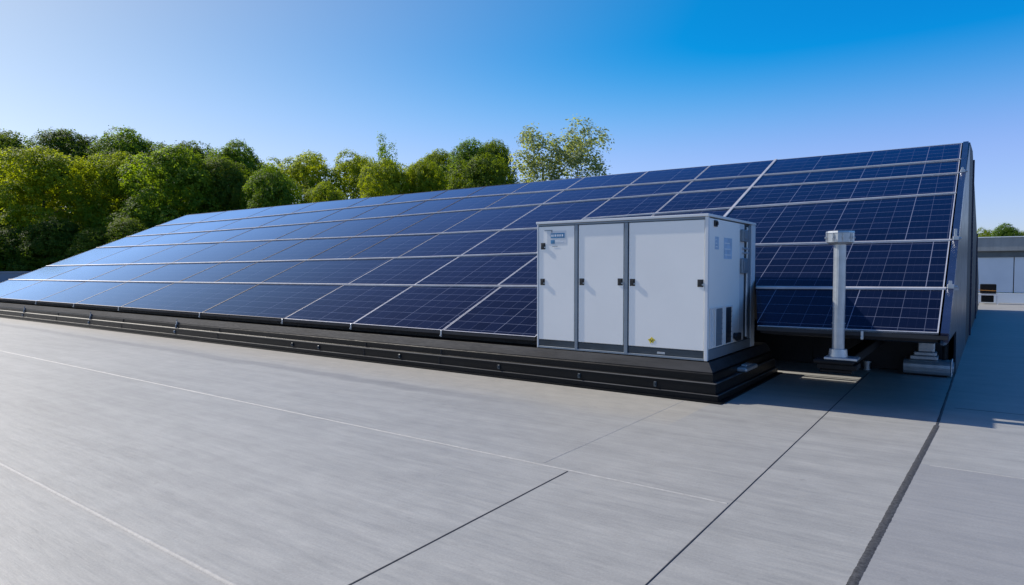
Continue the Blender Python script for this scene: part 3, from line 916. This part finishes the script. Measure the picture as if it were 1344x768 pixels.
# prototype crowns, 20 m tall, about 14 m wide
def lobes_round(seed, H=20, W=7.0, n=34, low=0.10):
    rnd = random.Random(seed); L = []
    for i in range(n):
        t = low + (1 - low) * (i + rnd.random()) / n
        q_ = (t - .45) / .55 if t > .45 else (t - .45) / .75
        prof_ = math.sqrt(max(0.03, 1 - q_ * q_))
        a_ = i * 2.4 + rnd.uniform(-.5, .5)
        rl = rnd.uniform(1.9, 3.3)
        rad = max(0, W * prof_ - rl * .8) * rnd.uniform(.62, 1.06)
        z = min(H * t, H - rl * rnd.uniform(.4, .9))
        L.append((math.cos(a_) * rad, math.sin(a_) * rad, z, rl, rl * rnd.uniform(.7, .95)))
    return L
def lobes_poplar(seed, H=20):
    rnd = random.Random(seed); L = []
    for i in range(34):
        t = .18 + .80 * (i + rnd.random()) / 34
        a_ = i * 2.4 + rnd.uniform(-.4, .4)
        rad = (1 - (t - .45) ** 2 * 1.9) * 2.9 * rnd.uniform(.25, 1.1)
        L.append((math.cos(a_) * rad, math.sin(a_) * rad, H * t, rnd.uniform(.7, 1.3), rnd.uniform(1.1, 1.9)))
    return L

protos = {
 'round':  (leaf_mesh('crown_a', lobes_round(1), 84000, .255, 'leaf', 11), trunk_mesh('trunk_a', 20, .42, 6, 21)),
 'broad':  (leaf_mesh('crown_b', lobes_round(2, 20, 8.2, 38), 86000, .255, 'leaf_y', 12), trunk_mesh('trunk_b', 20, .45, 7, 22)),
 'dark':   (leaf_mesh('crown_c', lobes_round(3, 20, 7.5, 36, .05), 86000, .255, 'leaf_d', 13), trunk_mesh('trunk_c', 20, .42, 6, 23)),
 'bright': (leaf_mesh('crown_d', lobes_round(4, 20, 7.4, 30), 84000, .255, 'leaf_y', 14), trunk_mesh('trunk_d', 20, .40, 6, 24)),
 'poplar': (leaf_mesh('crown_e', lobes_poplar(5), 11500, .28, 'leaf_s', 15, loose=.5), trunk_mesh('trunk_e', 20, .25, 3.0, 25, .15)),
 'thin':   (leaf_mesh('crown_f', lobes_poplar(6), 11000, .27, 'leaf', 16, loose=.5), trunk_mesh('trunk_f', 20, .2, 2.6, 26, .15)),
}
F0 = Vector((-math.sin(R(35.7)), math.cos(R(35.7)), 0)); R0 = Vector((math.cos(R(35.7)), math.sin(R(35.7)), 0))
GZ = -4.5
def tree(px, ytop, depth, wpx, kind, label, group, rot):
    f = 855.0
    pos = F0 * depth + R0 * depth * (px - 672) / f
    ztop = 1.8 + (354 - ytop) / f * depth
    H = ztop - GZ
    W = wpx / f * depth * (1.0 if kind in ('poplar', 'thin') else 1.22)
    base_w = {'round': 14, 'broad': 16.4, 'dark': 15, 'bright': 14.8, 'poplar': 7.0, 'thin': 7.0}[kind]
    t = thing('pine_tree' if False else 'tree', (pos.x, pos.y, GZ), label, 'tree', group)
    t.rotation_euler = (0, 0, rot)
    t.scale = (W / base_w, W / base_w, H / 20.6)
    for nm, me in zip(('crown', 'trunk'), protos[kind]):
        o = bpy.data.objects.new(nm, me); COL.objects.link(o); o.parent = t
GR = 'trees beyond the solar array'
TREES = [
 # back row
 (4, 170, 98, 120, 'dark', 'dark green tree cut by the left edge of the picture'),
 (98, 169, 100, 120, 'dark', 'tall dark tree rising behind the yellow-green crowns at the far left'),
 (172, 176, 100, 120, 'round', 'green tree top behind the second yellow-green crown from the left'),
 (245, 186, 100, 120, 'dark', 'dark green tree behind the big dark clump left of the ridge end'),
 (312, 190, 98, 90, 'round', 'round green tree just left of the dip in the tree line'),
 (350, 213, 104, 90, 'broad', 'small yellow-green tree top in the dip of the tree line'),
 (403, 203, 100, 110, 'broad', 'broad yellow-green tree right of the dip in the tree line'),
 (470, 203, 102, 100, 'broad', 'yellow-green tree beneath the thin feathery tree top'),
 (508, 187, 112, 50, 'thin', 'thin feathery tree top poking above the middle of the tree line'),
 (573, 194, 102, 90, 'bright', 'yellow-green tree behind two rounded bright crowns in mid tree line'),
 (617, 190, 98, 90, 'round', 'green tree with pointed top left of the dark last clump'),
 (646, 182, 100, 80, 'dark', 'tallest dark tree at the right end of the dense tree line'),
 # front row
 (60, 192, 84, 150, 'bright', 'large sunlit yellow-green tree at the far left above the parapet'),
 (-40, 205, 84, 130, 'dark', 'shadowy tree leaning in from the left picture edge'),
 (165, 196, 86, 110, 'bright', 'sunlit yellow-green tree second from the left'),
 (232, 197, 82, 130, 'round', 'wide dark green tree above the left end of the panels'),
 (300, 205, 84, 90, 'dark', 'dark tree touching the left end of the ridge'),
 (358, 224, 80, 90, 'round', 'small rounded green tree low over the ridge beside the dip'),
 (432, 236, 80, 74, 'bright', 'lowest yellow-green crown showing just over the ridge'),
 (509, 207, 84, 88, 'bright', 'evenly rounded bright green tree over the middle of the ridge'),
 (553, 206, 86, 80, 'bright', 'rounded yellow-green tree right of the evenly rounded bright one'),
 (632, 203, 82, 110, 'dark', 'dense dark green tree over the ridge left of the feathery pair'),
 # feathery pair
 (712, 171, 88, 92, 'poplar', 'airy grey-green tree, left one of the feathery pair'),
 (759, 165, 88, 98, 'poplar', 'airy grey-green tree, right and taller one of the feathery pair'),
 # beyond the low building
 (1318, 296, 95, 48, 'round', 'small green tree top above the low white building'),
 (1292, 301, 98, 36, 'broad', 'olive tree top beside the end wall above the low white building'),
 (1350, 301, 98, 48, 'dark', 'tree top at the right picture edge above the low white building'),
]
for i, (px, yt, dp, wp, kd, lb) in enumerate(TREES):
    tree(px, yt, dp, wp, kd, lb, GR, i * 1.7)
# low leafy shrubs closing the foot of the tree belt at the left
for i, px in enumerate((-30, 25, 75, 125, 180, 235)):
    tree(px, 285 + (i % 2) * 12, 76, 90, 'dark', ['dark shrub at the left picture edge behind the parapet', 'dark shrub behind the parapet, under the large sunlit tree', 'dark shrub left of the panels under the large sunlit tree',
         'shadowed shrub above the left panel slope under the second sunlit tree', 'shadowed shrub above the left panel slope between second sunlit and wide dark tree', 'shadowed shrub above the left panel slope under the wide dark tree'][i], 'shrubs under the trees', i * 2.1)
